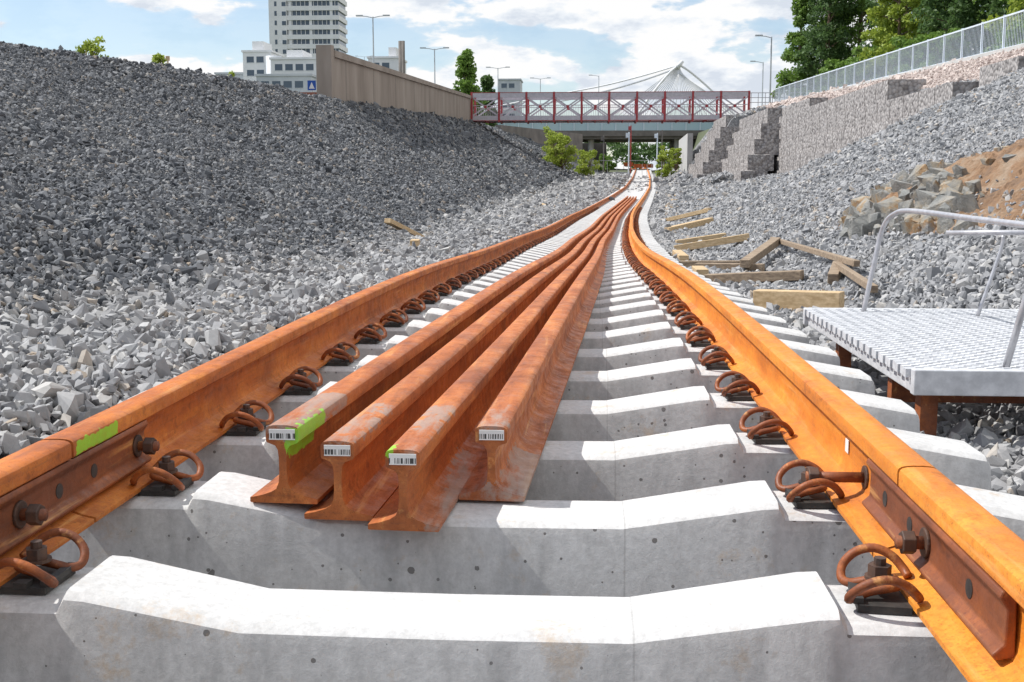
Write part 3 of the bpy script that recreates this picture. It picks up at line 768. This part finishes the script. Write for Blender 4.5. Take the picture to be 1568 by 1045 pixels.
# ------------------------------------------------------------------ vegetation
def leaves(name,centers,radii,per,size,mat,parent):
    C=np.repeat(np.asarray(centers),per,0); Rr=np.repeat(np.asarray(radii),per)
    n=len(C); d=rng.normal(size=(n,3)); d/=np.linalg.norm(d,axis=1)[:,None]
    P=C+d*(Rr*rng.uniform(.2,1,n)**.5)[:,None]*np.array([1,1,.7])
    u=rng.normal(size=(n,3)); u/=np.linalg.norm(u,axis=1)[:,None]
    w=np.cross(u,rng.normal(size=(n,3))); w/=np.linalg.norm(w,axis=1)[:,None]
    s=(size*rng.uniform(.6,1.4,n))[:,None]
    V=np.stack([P-u*s,P+w*s*.55,P+u*s,P-w*s*.55],1).reshape(-1,3)
    F=np.arange(n*4).reshape(-1,4)
    return mesh_from(name,V.tolist(),F.tolist(),mat,parent)
def tree(name,x,y,h,w,mat,kind='round',per=70,size=.2,n=60):
    e=empty(name); z=Hf(x,y); a=Acc()
    lean=rng.normal(0,.02,2)*h
    a.tube([(x,y,z-.3),(x+lean[0]*.5,y+lean[1]*.5,z+h*.5),(x+lean[0],y+lean[1],z+h*.95)],[h*.018,h*.012,.03],8)
    cs=[];rs=[]
    for k in range(n):
        t=rng.uniform(.10,1) if kind!='pine' else rng.uniform(.2,1)
        if kind=='cone': rad=w*(1-t)*1.05+.15
        elif kind=='pine': rad=w*math.sin(math.pi*min(1,max(.06,(1-t)*1.0)))**.6*rng.uniform(.6,1.1)
        else: rad=w*math.sqrt(max(.05,1-((t-.5)/.55)**2))*rng.uniform(.7,1.1)
        an=rng.uniform(0,6.283); rr=rad*math.sqrt(rng.uniform(.1,1))
        p=(x+lean[0]*t+rr*math.cos(an),y+lean[1]*t+rr*math.sin(an),z+h*t)
        cs.append(p); rs.append(rng.uniform(.16,.30)*w+.12)
        if k%3==0: a.tube([(x+lean[0]*t,y+lean[1]*t,z+h*t*.88),p],[.06,.02],5)
    a.build('trunk_and_limbs',m_bark,e)
    leaves('foliage',cs,rs,per,size,mat,e)
T=[(18.2,103,9.8,1.9,'cone',leaf_green),(20.0,100,12.5,2.6,'pine',leaf_dark),(21.5,104,13,2.8,'round',leaf_green),(23,101,14.5,3.1,'round',leaf_green),(24.5,93,13.5,2.9,'pine',leaf_dark),(27,96,16,3.3,'pine',leaf_dark),
   (27,86,13,3.2,'round',leaf_green),(30.5,90,15,3.2,'pine',leaf_dark),(30,79,12.5,3.2,'round',leaf_green),(34,84,14,3,'round',leaf_green),(27,74,11.0,2.8,'pine',leaf_dark),(30,70,11.5,3.0,'round',leaf_green),
   (37,88,14,3,'pine',leaf_dark),(25,66,7.8,2.2,'round',leaf_lime),(33,75,13,3,'pine',leaf_dark),(22,84,9,2.3,'round',leaf_lime),(24,78,10,2.6,'pine',leaf_dark),(26,70,9.5,2.4,'round',leaf_green),(29,64,10,2.6,'pine',leaf_dark)]
for (x,y,h,w,k,mt) in T:
    tree('pine_tree' if k=='pine' else 'birch_tree',x,y,h,w,mt,k,per=120,size=.14,n=95)
tree('conifer_tree',-15.6,150,11.2,2.8,leaf_green,'cone',80,.25,80)
tree('conifer_tree',-13.6,156,8.6,2.2,leaf_dark,'cone',70,.25,60)
def bush(x,y,w,h,mat,n=26,per=60,size=.12,name='bush'):
    cs=[];rs=[];z=Hf(x,y);e=empty(name);a=Acc()
    for k in range(n):
        an=rng.uniform(0,6.28);t=rng.uniform(.1,1);rr=w*math.sqrt(rng.uniform(0,1))*(1-.5*t)
        p=(x+rr*math.cos(an),y+rr*math.sin(an),z+h*t);cs.append(p);rs.append(w*.22+.05)
        a.tube([(x,y,z-.1),p],[.03,.008],4)
    a.build('stems',m_bark,e); leaves('foliage',cs,rs,per,size,mat,e)
bush(-2.4,108,1.9,3.0,leaf_lime,50,70,.11); bush(0.0,114,1.5,2.6,leaf_lime,34,60,.11); bush(-3.6,122,1.6,3.0,leaf_lime,30,60,.11)
bush(8.0,118,1.2,3.2,leaf_lime,34,70,.11); bush(9.8,128,1.0,2.4,leaf_lime,24,60,.11)
bush(2.4,145,1.4,2.2,leaf_green,26,60,.14)
bush(-13.9,32.5,.45,.75,leaf_lime,16,40,.05); bush(-12.9,35,.3,.45,leaf_lime,10,40,.05); bush(-12.6,41,.3,.45,leaf_lime,10,40,.05)
for (x,y,w,h) in ((19,92,1.8,3),(20,86,2.0,3.4),(21,77,2.0,3.4),(21,70,1.8,3),(23,63,1.9,2.8),(22,97,1.8,3.4),(22,90,2,3.6),(24,84,2,3.5)): bush(x,y,w,h,leaf_green,38,70,.14,'shrub')
cs=[];rs=[]
for k in range(420):
    x=rng.uniform(-60,70); y=rng.uniform(215,235); top=9+2.2*math.sin(x*.35)+rng.uniform(-1,1)
    cs.append((x,y,rng.uniform(4,top))); rs.append(rng.uniform(.9,1.8))
leaves('distant_trees',cs,rs,60,.4,leaf_dark,None)
# ------------------------------------------------------------------ light + sky
el=R(50); az=R(8)
S=Vector((-math.cos(el)*math.cos(az),math.cos(el)*math.sin(az),math.sin(el)))
sd=bpy.data.lights.new('sun','SUN'); sd.energy=5.0; sd.angle=R(.5); sd.color=(1,.97,.92)
so=link(bpy.data.objects.new('sun',sd)); so.rotation_euler=S.to_track_quat('Z','Y').to_euler()
w=bpy.data.worlds.new('World'); scene.world=w; w.use_nodes=True; nt=w.node_tree; nt.nodes.clear()
sky=nt.nodes.new('ShaderNodeTexSky'); sky.sky_type='NISHITA'; sky.sun_disc=False; sky.sun_elevation=el; sky.sun_rotation=R(-82); sky.air_density=1.0; sky.dust_density=.6; sky.ozone_density=2.0
bg=nt.nodes.new('ShaderNodeBackground'); bg.inputs['Strength'].default_value=.15; nt.links.new(sky.outputs[0],bg.inputs[0])
tc=nt.nodes.new('ShaderNodeTexCoord'); mp=nt.nodes.new('ShaderNodeMapping'); mp.inputs['Scale'].default_value=(5.2,5.2,13); mp.inputs['Location'].default_value=(3.1,.9,.25)
nt.links.new(tc.outputs['Generated'],mp.inputs['Vector'])
nz=nt.nodes.new('ShaderNodeTexNoise'); nz.inputs['Scale'].default_value=1.75; nz.inputs['Detail'].default_value=11; nz.inputs['Roughness'].default_value=.53
nt.links.new(mp.outputs[0],nz.inputs['Vector'])
sx=nt.nodes.new('ShaderNodeSeparateXYZ'); nt.links.new(tc.outputs['Generated'],sx.inputs[0])
cov=math_(nt,'MULTIPLY',sx.outputs[0],.30)
f=math_(nt,'ADD',nz.outputs['Fac'],cov)
cl=ramp(nt,f,[(.41,.18),(.445,.32),(.475,1.0)])
bg2=nt.nodes.new('ShaderNodeBackground')
nz2=nt.nodes.new('ShaderNodeTexNoise'); nz2.inputs['Scale'].default_value=3.2; nz2.inputs['Detail'].default_value=8; nz2.inputs['Roughness'].default_value=.6; nt.links.new(mp.outputs[0],nz2.inputs['Vector'])
cc=ramp(nt,nz2.outputs['Fac'],[(.38,(.70,.76,.85)),(.47,(.88,.92,.97)),(.53,(1,1,1))]); nt.links.new(cc,bg2.inputs[0]); bg2.inputs['Strength'].default_value=1.0
mx=nt.nodes.new('ShaderNodeMixShader'); nt.links.new(cl,mx.inputs[0]); nt.links.new(bg.outputs[0],mx.inputs[1]); nt.links.new(bg2.outputs[0],mx.inputs[2])
ow=nt.nodes.new('ShaderNodeOutputWorld'); nt.links.new(mx.outputs[0],ow.inputs[0])
# ------------------------------------------------------------------ camera
cam=bpy.data.cameras.new('camera'); cam.sensor_width=36; cam.lens=40.2; cam.clip_end=6000; cam.clip_start=.05
co=link(bpy.data.objects.new('camera',cam)); co.location=(.23,0,.69); co.rotation_euler=(R(90-7.89),0,R(3.8)); scene.camera=co
scene.view_settings.view_transform='Standard'; scene.view_settings.look='None'; scene.view_settings.exposure=0
